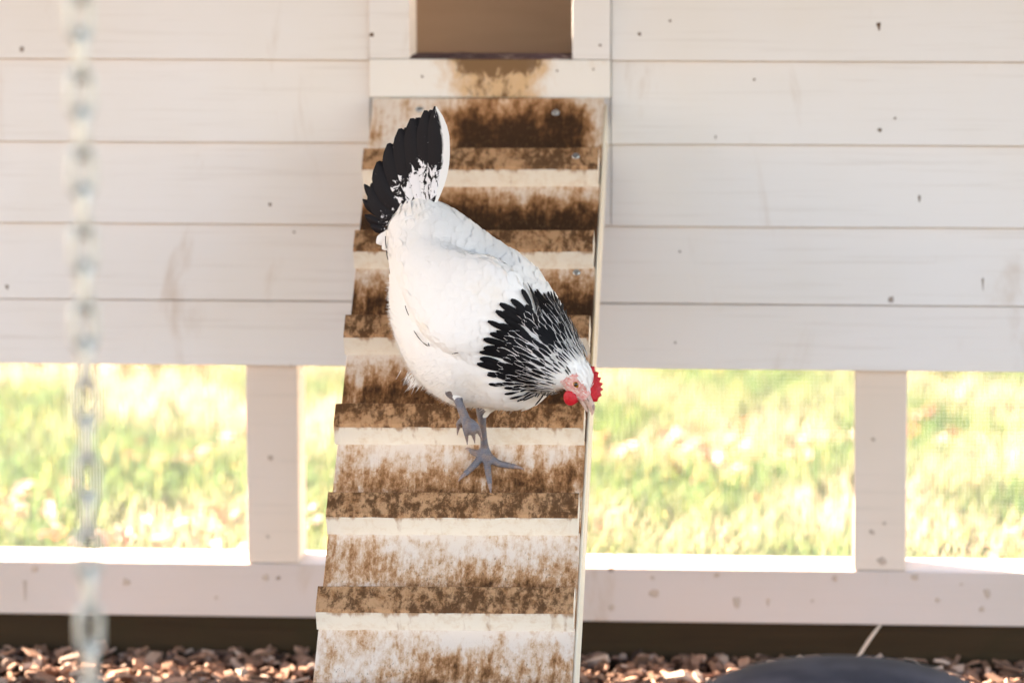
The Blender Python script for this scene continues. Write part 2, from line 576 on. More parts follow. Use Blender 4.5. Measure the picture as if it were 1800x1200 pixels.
for c, r, d in (((0.2368, 0.0033, 0.1113), .0070, 0), ((0.2388, 0.0033, 0.0849), .0080, 0), ((0.1675, 0.0033, 0.0605), .0070, 0), ((0.3802, 0.0033, 0.0730), .0075, .004), ((0.4321, 0.0033, 0.0747), .0065, .006), ((0.5068, 0.0033, 0.0756), .0065, 0),
                ((0.3455, 0.0033, 0.1176), .0070, 0), ((0.5449, 0.0033, 0.1142), .0070, 0), ((0.6787, 0.0033, 0.1178), .0080, 0), ((0.7172, 0.0033, 0.0793), .0070, 0), ((0.8000, 0.0033, 0.0940), .0080, .004), ((0.7908, 0.0033, 0.0646), .0075, 0),
                ((0.7570, 0.0033, 0.1071), .0060, 0), ((0.6071, 0.0068, 0.3513), .0075, 0), ((0.6064, 0.0068, 0.1942), .0075, 0), ((0.6273, 0.0068, 0.2080), .0065, 0), ((0.6231, 0.0068, 0.1447), .0080, 0), ((-0.4117, 0.0068, 0.3098), .0075, 0), ((-0.4180, 0.0068, 0.1734), .0070, 0),
                ((-0.6618, 0.0033, 0.0933), .0075, 0), ((-0.8186, 0.0033, 0.1131), .0075, 0), ((-0.8376, 0.0033, 0.0911), .0050, .028), ((-0.4222, 0.0033, 0.1031), .0060, 0), ((-0.5075, 0.0033, 0.0676), .0060, 0)):
    splat(c, r * rsp.uniform(.5, 1.1), d, M['splat_pale'])

# ------------------------------------------------------------------ the ramp (local frame: x across, y down the slope, z out of the board)
AL = radians(38.5)
SK = .0090                                # the ramp hangs very slightly askew
ay = Vector((SK, -cos(AL), -sin(AL))).normalized()
ax = Vector((-1, 0, 0))                   # local x points to the picture's left so that z comes out of the board
az = ax.cross(ay).normalized()
ax = ay.cross(az).normalized()
RM = Matrix((ax, ay, az)).transposed().to_4x4()
RM.translation = Vector((0, -.045, .925))
ramp = empty('chicken_ramp', None, 'muddy cream painted wooden ramp with cross cleats leading up to the pop hole', 'ramp', mw=RM)
RX0, RX1, RLEN = -.1580, .2270, 1.530
part_box('ramp_board', (RX0, RX1, -.004, RLEN, -.016, 0), M['ramp'], ramp, .0015)
part_box('side_board', (RX0 - .0042, RX0 - .0004, .004, RLEN - .02, -.092, -.006), M['stringer'], ramp, .002)
part_box('stringer', (RX1 - .036, RX1 - .001, .012, RLEN - .06, -.102, -.0163), M['stringer'], ramp, .002)
rr = random.Random(3)
k = 0
s = S0
for s in (.198, .385, .574, .765, .950, 1.139, 1.325):
    bm = bmesh.new()
    jl, jr = rr.uniform(.0008, .0028), rr.uniform(-.001, .004)
    w = .049 + rr.uniform(-.002, .002)
    n = 22
    rows = []
    for i in range(n + 1):
        f = i / n
        x = RX0 + jl + (RX1 + jr - RX0 - jl) * f
        e1 = .0013 * noise.noise(Vector((x * 30, s * 7, 1))) + .0009 * noise.noise(Vector((x * 90, s * 7, 4)))
        e2 = .0013 * noise.noise(Vector((x * 28, s * 9, 5)))
        t = .0365
        rows.append([bm.verts.new(c) for c in (
            (x, s - w, .0002), (x, s - w + e2, t - .003), (x, s - w + .003 + e2, t + e2 * .3),
            (x, s - .0035 + e1, t + e1 * .4), (x, s + e1 + .0005, t - .004), (x, s + .007 + e1, .0002))])
    for a, b in zip(rows, rows[1:]):
        for j in range(6):
            bm.faces.new((a[j], b[j], b[(j + 1) % 6], a[(j + 1) % 6]))
    bm.faces.new(rows[0]); bm.faces.new(list(reversed(rows[-1])))
    from_bm('cleat', bm, M['cleat'], ramp)
def screw_mesh():
    bm = bmesh.new()
    prof = [(0, .0012), (.0022, .0012), (.0026, .0022), (.0052, .0018), (.0062, .0004), (.0064, -.002)]
    n = 16
    rings = []
    for r, z in prof:
        rings.append([bm.verts.new((max(r, .0003) * cos(2 * pi * i / n), max(r, .0003) * sin(2 * pi * i / n), z)) for i in range(n)])
    for a, b in zip(rings, rings[1:]):
        for i in range(n):
            bm.faces.new((a[i], a[(i + 1) % n], b[(i + 1) % n], b[i]))
    bm.faces.new(rings[0])
    me = bpy.data.meshes.new('screw')
    bmesh.ops.recalc_face_normals(bm, faces=bm.faces[:])
    bm.to_mesh(me); bm.free()
    me.materials.append(M['screw'])
    return me
sm = screw_mesh()
for x, s, z in ((.148, .024, .0004), (-.079, .032, .0004), (-.129, .400, .0004), (.13, .172, .0368), (-.12, .172, .0368)):
    o = link('screw', sm, None, ramp)
    o.location = (x, s, z)

# ------------------------------------------------------------------ hanging chain
def tube_ring(bm, path, r, n=8, closed=True):
    m = len(path)
    rings = []
    for i in range(m):
        p = path[i]
        if closed:
            d = (path[(i + 1) % m] - path[i - 1]).normalized()
        else:
            d = (path[min(i + 1, m - 1)] - path[max(i - 1, 0)]).normalized()
        u = Vector((0, 1, 0)) if abs(d.y) < .9 else Vector((1, 0, 0))
        v = d.cross(u).normalized(); u = v.cross(d)
        rr_ = r[i] if isinstance(r, (list, tuple)) else r
        rings.append([bm.verts.new(p + (u * cos(2 * pi * k / n) + v * sin(2 * pi * k / n)) * rr_) for k in range(n)])
    for i in range(m if closed else m - 1):
        a, b = rings[i], rings[(i + 1) % m]
        for k in range(n):
            bm.faces.new((a[k], a[(k + 1) % n], b[(k + 1) % n], b[k]))
    if not closed:
        bm.faces.new(rings[0]); bm.faces.new(list(reversed(rings[-1])))
PITCH, LW, WR = .0402, .0104, .0045
path = []
hs = PITCH / 2 + WR - LW + .0002
for i in range(9):
    a = pi * i / 8
    path.append(Vector((LW * cos(a), 0, hs + LW * sin(a))))
for i in range(9):
    a = pi + pi * i / 8
    path.append(Vector((LW * cos(a), 0, -hs + LW * sin(a))))
bm = bmesh.new()
tube_ring(bm, path, WR, 10)
lm = bpy.data.meshes.new('chain_link')
bmesh.ops.recalc_face_normals(bm, faces=bm.faces[:])
bm.to_mesh(lm); bm.free()
lm.polygons.foreach_set('use_smooth', [True] * len(lm.polygons))
lm.materials.append(M['zinc'])
CT, CB = Vector((-0.2123, -2.9950, 1.2996)), Vector((-0.1899, -3.0945, 0.5963))
CX, CY = (CT.x + CB.x) / 2, (CT.y + CB.y) / 2
chain = empty('hanging_chain', (CX, CY, 0), 'pale galvanised link chain hanging straight down in front of the wall', 'chain')
nlink = int(2.26 / PITCH)
for i in range(nlink):
    o = link('chain_link', lm, None, chain)
    o.location = (0, .0, .0 + PITCH * i)
    o.rotation_euler = (0, 0, radians(25 + (90 if i % 2 else 0)) + .05 * sin(i * 2.3))
# added unseen shelter: roof sheet shades run and wall, beam and posts carry the chain
CTOP = .020 + PITCH * (nlink - 1)
bz = CTOP + PITCH / 2 + .004
run = empty('added_shelter', (CX, CY, 0), 'unseen timber shelter added to shade the run and hold the chain, roof sheet on beam and posts', 'shelter')
part_box('beam', (-4.4, 4.2, -.03, .03, bz - .001, bz + .11), M['timber'], run, .004)
for x in (-4.4, 4.12):
    part_box('post', (x, x + .08, -.04, .04, -.06, bz - .0012), M['timber'], run, .004)
part_box('added_shade_roof', (-4.5, 4.3, -.75, -CY + .15, bz + .1105, bz + .14), M['timber'], run, .004)  # added out of view to keep sun and sky off the chain and wall

# ------------------------------------------------------------------ dark domed drum on the mulch
DC = Vector((0.5737, -1.8018, 0.3491))
dome_h = DC.z
drum = empty('feed_drum', (DC.x, DC.y + .0, 0), 'dark grey rounded drum lid standing on the bark mulch', 'drum')
def lathe(name, prof, mat, parent, n=64):
    bm = bmesh.new()
    rings = [[bm.verts.new((r * cos(2 * pi * i / n), r * sin(2 * pi * i / n), z)) for i in range(n)] for r, z in prof]
    for a, b in zip(rings, rings[1:]):
        for i in range(n):
            bm.faces.new((a[i], a[(i + 1) % n], b[(i + 1) % n], b[i]))
    bm.faces.new(rings[0]); bm.faces.new(list(reversed(rings[-1])))
    return from_bm(name, bm, mat, parent, True)
hd = dome_h
lathe('drum_body', [(.222, -.04), (.224, .03), (.226, hd - .125), (.226, hd - .118)], M['rubber'], drum)
prof = [(.233, hd - .1175), (.236, hd - .112), (.236, hd - .104), (.231, hd - .098)]
for i in range(1, 15):
    a = pi / 2 * i / 15
    prof.append((.231 * cos(a) ** .8, hd - .098 + .098 * sin(a)))
prof.append((.004, hd))
lathe('lid', prof, M['rubber'], drum)

# ------------------------------------------------------------------ straw on the mulch
bm = bmesh.new()
a, b = Vector((0.6220, -0.0120, 0.0392)), Vector((0.5749, -0.0500, -0.0033))
b.z = -.028
pts = [a.lerp(b, t) + Vector((0, 0, .004 * sin(pi * t))) for t in (0, .2, .4, .6, .8, 1)]
tube_ring(bm, pts, [.0022, .003, .0032, .0032, .003, .002], 6, False)
tw = from_bm('straw_stalk', bm, M['straw'], None, True)
tag(tw, 'pale dry straw stalk leaning against the bottom rail', 'straw')

# ------------------------------------------------------------------ bark mulch
rm = random.Random(11)
def stuff_mesh(name, verts, faces, tints, mat, label, cat, smooth=False):
    me = bpy.data.meshes.new(name)
    me.from_pydata(verts, [], faces)
    at = me.color_attributes.new('tint', 'FLOAT_COLOR', 'CORNER')
    buf = []
    for f, t in zip(faces, tints):
        buf += [t[0], t[1], t[2], 1.0] * len(f)
    at.data.foreach_set('color', buf)
    if smooth:
        me.polygons.foreach_set('use_smooth', [True] * len(me.polygons))
    o = link(name, me, mat)
    tag(o, label, cat, kind='stuff')
    return o
V, Fc, T = [], [], []
def chip(x, y, z, L, Wd, H, rot, col):
    b = len(V)
    tp = [rm.uniform(.45, 1) for _ in range(4)]
    loc = []
    bend = rm.uniform(-.12, .2) * L
    for zz in (-.5, .5):
        for (sx, sy), q in zip(((-1, -1), (0, -1), (1, -1), (1, 1), (0, 1), (-1, 1)), (tp[0], 1, tp[1], tp[2], 1, tp[3])):
            loc.append(Vector((sx * L / 2 * (.75 + .25 * q), sy * Wd / 2 * q, zz * H * (1 if zz < 0 else q) + (bend if sx == 0 else 0))))
    for v in loc:
        p = rot @ v
        V.append((p.x + x, p.y + y, p.z + z))
    fs = [(5, 4, 1, 0), (4, 3, 2, 1), (6, 7, 10, 11), (7, 8, 9, 10)] + [(i, (i + 1) % 6, 6 + (i + 1) % 6, 6 + i) for i in range(6)]
    for f in fs:
        Fc.append(tuple(b + i for i in f)); T.append(col)
def chipcol():
    r = rm.random()
    if r < .50: c = (.44, .25, .17)
    elif r < .78: c = (.28, .15, .095)
    elif r < .93: c = (.58, .42, .33)
    else: c = (.14, .08, .055)
    k = rm.uniform(.35, 1.0)
    return [min(.8, q * k) for q in c]
from mathutils import Euler
for i in range(17000):
    x = rm.uniform(-1.75, 1.7)
    y = -rm.random() ** 1.25 * 2.6 + .012
    L = rm.uniform(.010, .036) * (2.0 if rm.random() < .18 else 1)
    Wd = L * rm.uniform(.16, .6)
    H = rm.uniform(.003, .009)
    rot = Euler((rm.gauss(0, .35), rm.gauss(0, .30), rm.uniform(0, 6.28))).to_matrix()
    chip(x, y, rm.uniform(-.047, -.022), L, Wd, H, rot, chipcol())
stuff_mesh('bark_mulch', V, Fc, T, M['chip'], 'reddish brown bark chips covering the ground before the coop', 'bark mulch')

# ------------------------------------------------------------------ grass and fallen leaves behind the mesh
rg = random.Random(5)
V, Fc, T = [], [], []
for i in range(85000):
    x = rg.uniform(-2.3, 1.6)
    y = .46 + rg.random() ** 1.15 * 4.6
    dens = noise.noise(Vector((x * 1.7, y * 1.5, 0))) + .5 * noise.noise(Vector((x * 4.5, y * 4.5, 3)))
    lit = noise.noise(Vector((x * 2.2 + 7, y * 1.9, 5))) + .6 * noise.noise(Vector((x * 5 + 7, y * 4, 9)))
    if (dens < -.33 or lit > .35) and rg.random() < .80:
        continue
    h = rg.uniform(.035, .085) * (1 + .35 * dens)
    wd = rg.uniform(.0022, .0045)
    a = rg.uniform(0, 6.28)
    lean = rg.uniform(.1, .9) * h
    lx, ly = cos(a) * lean, sin(a) * lean
    px, py = -sin(a) * wd, cos(a) * wd
    b = len(V)
    V += [(x - px, y - py, 0), (x + px, y + py, 0), (x + lx * .4 + px * .8, y + ly * .4 + py * .8, h * .62),
          (x + lx * .4 - px * .8, y + ly * .4 - py * .8, h * .62), (x + lx, y + ly, h)]
    Fc += [(b, b + 1, b + 2, b + 3), (b + 3, b + 2, b + 4)]
    k = rg.uniform(.88, 1.12)
    if rg.random() < .05:
        c = (.36 * k, .29 * k, .12 * k)
    else:
        q = rg.random()
        k *= .74
        c = ((.080 + .09 * q) * k, (.165 + .055 * q) * k, .066 * k)
    if rg.random() < .75:
        pl_ = max(0, min(1, .28 + 2.0 * noise.noise(Vector((x * 2.6 + 3, y * 1.7, 8)))))
        c = [u + (w_ - u) * pl_ * .8 for u, w_ in zip(c, (.42, .33, .25))]
    T += [c, c]
stuff_mesh('grass', V, Fc, T, M['grass'], 'sunlit yellow green grass beyond the wire mesh', 'grass')
V, Fc, T = [], [], []
for i in range(5200):
    x = rg.uniform(-2.2, 1.5)
    y = .46 + rg.random() * 4.4
    if noise.noise(Vector((x * 2.2 + 7, y * 1.9, 5))) + .6 * noise.noise(Vector((x * 5 + 7, y * 4, 9))) < rg.uniform(.1, .5):
        continue
    L = rg.uniform(.025, .065)
    Wd = L * rg.uniform(.4, .7)
    rot = Euler((rg.gauss(0, .4), rg.gauss(0, .4), rg.uniform(0, 6.28))).to_matrix()
    z = rg.uniform(.015, .06)
    b = len(V)
    prof = [(-.5, 0, .0), (-.2, .42, .1), (.15, .5, .14), (.5, 0, .05), (.15, -.5, .14), (-.2, -.42, .1), (0, 0, -.03)]
    for px, py, pz in prof:
        p = rot @ Vector((px * L, py * Wd, pz * L))
        V.append((p.x + x, p.y + y, p.z + z))
    r = rg.random()
    c = (.42, .27, .19) if r < .5 else (.55, .44, .36) if r < .72 else (.34, .14, .07)
    k = rg.uniform(.7, 1.15)
    c = [q * k for q in c]
    for q in range(6):
        Fc.append((b + q, b + (q + 1) % 6, b + 6)); T.append(c)
stuff_mesh('fallen_leaves', V, Fc, T, M['leaf'], 'dry pinkish brown leaves scattered over the grass', 'leaves')

# ================================================================== the hen
FOOT = Vector((0.0098, -0.6661, 0.4310))
hen = empty('hen', FOOT, 'white hen with black streaked neck and black tail stepping down the ramp', 'hen')
HI = Matrix.Translation(-FOOT)

def catmull(pts, n):
    out = []
    m = len(pts)
    for i in range(m - 1):
        p0 = pts[max(i - 1, 0)]; p1 = pts[i]; p2 = pts[i + 1]; p3 = pts[min(i + 2, m - 1)]
        for k in range(n):
            t = k / n
            out.append([.5 * ((2 * b) + (-a + c) * t + (2 * a - 5 * b + 4 * c - d) * t * t + (-a + 3 * b - 3 * c + d) * t ** 3)
                        for a, b, c, d in zip(p0, p1, p2, p3)])
    out.append(list(pts[-1]))
    return out
def loft(bm, spec, up, sub=6, n=32, sq=1.0):
    """spec: (point, radius along up, radius across); rounded at both ends"""
    rows = catmull([tuple(p) + (a, b) for p, a, b in spec], sub)
    C = [Vector(r[:3]) for r in rows]
    rings = []
    m = len(C)
    for i in range(m):
        d = (C[min(i + 1, m - 1)] - C[max(i - 1, 0)]).normalized()
        u = (up - d * up.dot(d)).normalized()
        v = d.cross(u)
        a, b = max(rows[i][3], .0008), max(rows[i][4], .0008)
        rings.append([bm.verts.new(C[i] + u * (a * cos(2 * pi * k / n)) + v * (b * sin(2 * pi * k / n))) for k in range(n)])
    for ra, rb in zip(rings, rings[1:]):
        for k in range(n):
            bm.faces.new((ra[k], ra[(k + 1) % n], rb[(k + 1) % n], rb[k]))
    bm.faces.new(list(reversed(rings[0]))); bm.faces.new(rings[-1])
    return C
UPB = Vector((.78, 0, .62))
bm = bmesh.new()
# torso: rump to breast
TORSO = [((-0.1065, -0.6550, 0.8166), .010, .010), ((-0.1008, -0.6600, 0.8049), .040, .028), ((-0.0895, -0.6680, 0.7866), .056, .043),
         ((-0.0635, -0.6850, 0.7483), .078, .070), ((-0.0282, -0.7100, 0.6903), .112, .096), ((0.0118, -0.7400, 0.6421), .124, .110),
         ((0.0546, -0.7650, 0.6136), .110, .102), ((0.0847, -0.7850, 0.5915), .080, .082), ((0.1091, -0.8000, 0.5809), .050, .056), ((0.1235, -0.8080, 0.5762), .014, .016)]
SPINE = loft(bm, TORSO, UPB, 7, 40)
# abdomen fluff behind the legs
loft(bm, [((-0.0989, -0.7050, 0.6521), .012, .012), ((-0.0906, -0.7100, 0.6406), .032, .040), ((-0.0682, -0.7250, 0.6218), .046, .058), ((-0.0346, -0.7400, 0.6014), .040, .056), ((-0.0094, -0.7500, 0.5724), .01, .01)], UPB, 6, 28)
# neck
NECK = [((0.0339, -0.7650, 0.6449), .070, .070), ((0.0722, -0.7900, 0.6322), .074, .072), ((0.1040, -0.8120, 0.6174), .066, .062), ((0.1310, -0.8280, 0.6018), .050, .046),
        ((0.1497, -0.8380, 0.5913), .037, .033), ((0.1602, -0.8420, 0.5833), .026, .024), ((0.1637, -0.8430, 0.5801), .01, .01)]
NSP = loft(bm, NECK, UPB, 7, 32)
# head
HB = Vector((.49, -.10, -.87)).normalized()                # where the beak points
HUP = Vector((.87, -.04, .49)); HUP = (HUP - HB * HUP.dot(HB)).normalized()
HR = HB.cross(HUP).normalized()                            # the hen's right side, towards the camera
HC = Vector((0.1655, -0.8450, 0.5769))
def H(f, u, r):
    return HC + HB * f + HUP * u + HR * r
loft(bm, [(H(-.030, .000, 0), .008, .008), (H(-.024, .001, 0), .019, .016), (H(-.008, .002, 0), .0265, .0205), (H(.006, .000, 0), .0235, .0188),
          (H(.017, -.002, 0), .0170, .0135), (H(.027, -.002, 0), .0115, .0090), (H(.033, -.002, 0), .006, .005)], HUP, 6, 26)
# right wing, folded against the side
WING = [((0.0975, -0.8380, 0.6582), .010, .010), ((0.0833, -0.8420, 0.6656), .044, .022), ((0.0405, -0.8420, 0.6790), .072, .028), ((-0.0064, -0.8260, 0.6938), .078, .028),
        ((-0.0535, -0.7820, 0.7223), .058, .024), ((-0.0905, -0.7300, 0.7572), .034, .018), ((-0.1114, -0.6950, 0.7808), .014, .010)]
loft(bm, WING, UPB, 6, 28)
# left wing on the far side
loft(bm, [((0.0863, -0.6900, 0.6480), .012, .010), ((0.0586, -0.6720, 0.6630), .060, .026), ((0.0077, -0.6400, 0.6892), .066, .026), ((-0.0468, -0.6200, 0.7439), .046, .022), ((-0.0864, -0.6200, 0.7880), .012, .010)], UPB, 6, 24)
# legs: left one carries, right one is lifted
BACK = Vector((0, 1, 0))
def limb(spec, n=16):
    loft(bm, [(p, r, r) for p, r in spec], Vector((.3, -.9, .2)), 5, n)
HOCK = Vector((0.0117, -0.7350, 0.5113))
ANK = Vector((0.0114, -0.6741, 0.4412))
limb([((0.0210, -0.7380, 0.6015), .052), ((0.0299, -0.7420, 0.5636), .040), ((0.0298, -0.7420, 0.5390), .025), ((0.0189, -0.7380, 0.5189), .0115), (HOCK, .0085)])
limb([(HOCK + Vector((0, .002, .012)), .0075), (HOCK, .0082), (HOCK.lerp(ANK, .4), .0058), (HOCK.lerp(ANK, .8), .0060), (ANK, .0078), (ANK + Vector((0, -.004, -.006)), .006)])
def toe(base, pts, r0, r1):
    q = [base] + pts
    m = len(q)
    limb([(p, r0 + (r1 - r0) * i / (m - 1)) for i, p in enumerate(q)], 12)
TOES = []
for pts in ([(0.0164, -0.6918, 0.4220), (0.0205, -0.7104, 0.4066), (0.0233, -0.7224, 0.3945)],
            [(0.0020, -0.6880, 0.4257), (-0.0085, -0.6997, 0.4151), (-0.0176, -0.7063, 0.4073)],
            [(0.0303, -0.6896, 0.4244), (0.0463, -0.6927, 0.4207), (0.0604, -0.6926, 0.4182)],
            [(0.0011, -0.6780, 0.4355), (-0.0064, -0.6727, 0.4372), (-0.0113, -0.6673, 0.4390)]):
    pts = [Vector(p) for p in pts]
    toe(ANK + Vector((0, 0, -.003)), pts, .0068, .0042)
    TOES.append(pts)
# webbing lump where the toes meet
limb([(ANK + Vector((0, .003, .004)), .004), (ANK + Vector((0, -.004, -.004)), .0105), (ANK + Vector((0, -.012, -.012)), .005)])
# lifted right leg
RH = Vector((-0.0258, -0.8000, 0.5579))
RA = Vector((-0.0048, -0.8150, 0.5099))
limb([((-0.0186, -0.7900, 0.6175), .048), ((-0.0239, -0.8000, 0.5911), .034), ((-0.0273, -0.8020, 0.5722), .019), (RH, .0092)])
limb([(RH + Vector((-.004, 0, .014)), .0085), (RH, .0088), (RH.lerp(RA, .5), .0066), (RA, .0072), (RA + Vector((.002, 0, -.006)), .005)])
RT = []
for pts in ([(0.0014, -0.8260, 0.5039), (0.0058, -0.8280, 0.4964), (0.0070, -0.8220, 0.4885)],
            [(0.0054, -0.8220, 0.5068), (0.0126, -0.8260, 0.5014), (0.0157, -0.8220, 0.4929)],
            [(-0.0048, -0.8240, 0.5026), (-0.0038, -0.8260, 0.4951), (-0.0034, -0.8220, 0.4875)],
            [(-0.0123, -0.8080, 0.5070), (-0.0163, -0.8030, 0.5026), (-0.0174, -0.8000, 0.4978)]):
    pts = [Vector(p) for p in pts]
    toe(RA, pts, .0062, .0040)
    RT.append(pts)
bmesh.ops.recalc_face_normals(bm, faces=bm.faces[:])
raw = bpy.data.meshes.new('hen_raw')
bm.to_mesh(raw); bm.free()
ro = bpy.data.objects.new('hen_raw', raw)
COL.objects.link(ro)
md = ro.modifiers.new('r', 'REMESH'); md.mode = 'VOXEL'; md.voxel_size = .0021
ms = ro.modifiers.new('s', 'SMOOTH'); ms.factor = .5; ms.iterations = 4
dg = bpy.context.evaluated_depsgraph_get()
body_me = bpy.data.meshes.new_from_object(ro.evaluated_get(dg))
bpy.data.objects.remove(ro)
# soften the plumage mass more than the shanks and the head
so = bpy.data.objects.new('soft', body_me)
COL.objects.link(so)
vg = so.vertex_groups.new(name='soft')
LOWZ = max(HOCK.z, RH.z) + .022
vg.add([v.index for v in body_me.vertices if v.co.z > LOWZ and (v.co - HC).length > .045], 1.0, 'ADD')
m2 = so.modifiers.new('s', 'SMOOTH'); m2.factor = .5; m2.iterations = 110; m2.vertex_group = 'soft'
bm2 = bpy.data.meshes.new_from_object(so.evaluated_get(bpy.context.evaluated_depsgraph_get()))
bpy.data.objects.remove(so)
body_me = bm2
body_me.name = 'body'
body_me.polygons.foreach_set('use_smooth', [True] * len(body_me.polygons))

# ---- plumage materials
def mat_plume(name, base=(.89, .865, .82), tint=(.82, .73, .60)):
    nb = NB(name, .8, .15)
    o = nb.n('ShaderNodeNewGeometry').outputs['Position']
    n1 = nb.noise(o, 13, 4)
    c = nb.mix(nb.math('MULTIPLY', nb.sstep(n1, .52, .75), .55), base, tint)
    uv = nb.uv()
    u, v = nb.xyz(uv)[:2]
    barb = nb.noise(nb.mapv(uv, (6, 60, 1)), 1.0, 3, .6)
    nb.color(c)
    nb.bump(barb, .12, .001)
    nb.b.inputs['Sheen Weight'].default_value = .25
    return nb.m
M['plume'] = mat_plume('white_plumage')
def mat_streak(name, w0, w1, wt, grey=0.0):
    """hackle feather: black centre of half width w0..w1 (root..middle), white edge, tip margin wt"""
    nb = NB(name, .6, .12)
    uv = nb.uv()
    u, v = nb.xyz(uv)[:2]
    av = nb.math('ABSOLUTE', nb.math('MULTIPLY_ADD', v, 2.0, -1.0))
    nz = nb.noise(nb.mapv(uv, (5, 16, 1)), 1.0, 3, .6)
    half = nb.sstep(u, .0, .55, w0, w1)
    lim = nb.math('ADD', half, nb.math('MULTIPLY', nb.math('ADD', nz, -.5), .45))
    blk = nb.sstep(nb.math('SUBTRACT', lim, av), -.05, .07)
    tip = nb.sstep(u, 1 - wt - .05, 1 - wt + .05, 1, 0) if wt > 0 else 1.0
    f = nb.math('MULTIPLY', blk, tip)
    c = nb.mix(f, (.80, .77, .75), (.006 + grey, .0055 + grey, .0065 + grey))
    nb.color(c)
    nb.bump(nz, .15, .001)
    return nb.m
M['hk_black'] = mat_streak('cape_feather_black', .80, 1.15, 0)
M['hk_mid'] = mat_streak('hackle_feather_laced', .46, .84, 0)
M['hk_head'] = mat_streak('hackle_feather_thin_stripe', .34, .62, .02)
def mat_tail(name, white, edge=0.0):
    nb = NB(name, .5, .14)
    uv = nb.uv()
    u, v = nb.xyz(uv)[:2]
    nz = nb.noise(nb.mapv(uv, (6, 3.2, 1), (white * 7, 0, 0)), 1.0, 5, .65, .5)
    rnd = nb.n('ShaderNodeObjectInfo').outputs['Random']
    off = nb.n('ShaderNodeVectorMath', operation='SCALE')
    off.inputs[0].default_value = (13, 29, 7)
    nb.l(rnd, off.inputs['Scale'])
    uvo = nb.n('ShaderNodeVectorMath', operation='ADD')
    nb.l(nb.mapv(uv, (9, 3.4, 1)), uvo.inputs[0]); nb.l(off.outputs[0], uvo.inputs[1])
    nz2 = nb.noise(uvo.outputs[0], 1.0, 5, .65, .8)
    lim = nb.sstep(u, .22, .72, .95, 0)
    wmask = nb.sstep(nb.math('ADD', nb.math('MULTIPLY', nz2, 1.5), nb.math('MULTIPLY', lim, white)), 1.02, 1.10)
    c = nb.mix(wmask, (.010, .0075, .0085), (.78, .76, .76))
    if edge:
        e = nb.sstep(nb.math('ADD', v, nb.math('MULTIPLY', nb.math('ADD', nz2, -.5), .35)), 1 - edge - .06, 1 - edge + .06)
        c = nb.mix(e, c, (.80, .77, .73))
    nb.color(c)
    barb = nb.noise(nb.mapv(uv, (30, 4, 1), rot=(0, 0, .6)), 1.0, 3, .6)
    nb.bump(barb, .15, .001)
    return nb.m
M['tail0'] = mat_tail('tail_feather_black', .18)
M['tail1'] = mat_tail('tail_feather_blotched', .36)
M['tail2'] = mat_tail('tail_feather_white_base', .50, .0)
M['tail3'] = mat_tail('tail_feather_white_edge', .35, .30)
def mat_leg():
    nb = NB('scaly_shank', .5, .4)
    o = nb.n('ShaderNodeNewGeometry').outputs['Position']
    n = nb.noise(o, 70, 4)
    sc_ = nb.n('ShaderNodeTexWave', wave_type='BANDS', bands_direction='Z')
    nb.l(o, sc_.inputs[0])
    sc_.inputs['Scale'].default_value = 120
    sc_.inputs['Distortion'].default_value = 7.0
    sc_.inputs['Detail'].default_value = 2
    sc_.inputs['Detail Scale'].default_value = 3
    c = nb.mix(nb.sstep(n, .40, .68), (.175, .175, .20), (.27, .205, .175))
    c = nb.mix(nb.math('MULTIPLY', nb.sstep(sc_.outputs['Fac'], .0, .38, 1, 0), .6), c, (.11, .09, .10))
    nb.color(c)
    nb.bump(sc_.outputs['Fac'], .5, .0015)
    return nb.m
M['leg'] = mat_leg()
def mat_skin(name, a, b, rough=.5, sss=.15):
    nb = NB(name, rough, .35)
    o = nb.n('ShaderNodeNewGeometry').outputs['Position']
    n = nb.noise(o, 260, 4, .6)
    nb.color(nb.mix(nb.sstep(n, .35, .68), a, b))
    nb.b.inputs['Subsurface Weight'].default_value = sss
    nb.b.inputs['Subsurface Radius'].default_value = (.004, .0012, .0008)
    nb.bump(n, .5, .0012)
    return nb.m
M['face'] = mat_skin('face_skin', (.72, .27, .24), (.80, .55, .48))
M['comb'] = mat_skin('red_comb', (.50, .006, .014), (.62, .018, .028), .45)
M['lobe'] = mat_skin('earlobe', (.70, .22, .24), (.76, .38, .36))
M['horn'] = mat_skin('beak_horn', (.62, .43, .35), (.50, .32, .25), .38, .05)
M['horn_dark'] = mat_skin('beak_horn_grey', (.26, .17, .15), (.36, .24, .2), .38, 0)
M['claw'] = mat_skin('claw', (.34, .25, .22), (.20, .14, .13), .4, 0)
M['iris'] = flat('iris', (.42, .17, .02), .1, .6)
M['pupil'] = flat('pupil', (.005, .004, .004), .05, .8)

# ---- body faces: plumage, shanks, bare face
LEGSEG = [(HOCK + Vector((0, 0, .004)), ANK), (RH, RA)]
for t in TOES: LEGSEG.append((ANK, t[0])); LEGSEG.append((t[0], t[1])); LEGSEG.append((t[1], t[2]))
for t in RT: LEGSEG.append((RA, t[0])); LEGSEG.append((t[0], t[1])); LEGSEG.append((t[1], t[2]))
def segd(p, a, b):
    ab = b - a
    t = max(0, min(1, (p - a).dot(ab) / ab.length_squared))
    return (p - a - ab * t).length
for mm in (M['plume'], M['leg'], M['face']):
    body_me.materials.append(mm)
legz = max(HOCK.z, RH.z) + .012
for p in body_me.polygons:
    c = p.center
    idx = 0
    if c.z < legz and min(segd(c, a, b) for a, b in LEGSEG) < .0145:
        idx = 1
    else:
        q = c - HC
        if q.length < .05:
            f, u, r = q.dot(HB), q.dot(HUP), q.dot(HR)
            e = .003 * noise.noise(c * 300)
            if f + e > -.011 and u + e < .0085 and f > -.012 + .3 * u and (u > -.020 or f > .004):
                idx = 2
    p.material_index = idx
bv = BVHTree.FromPolygons([v.co.copy() for v in body_me.vertices], [tuple(p.vertices) for p in body_me.polygons])
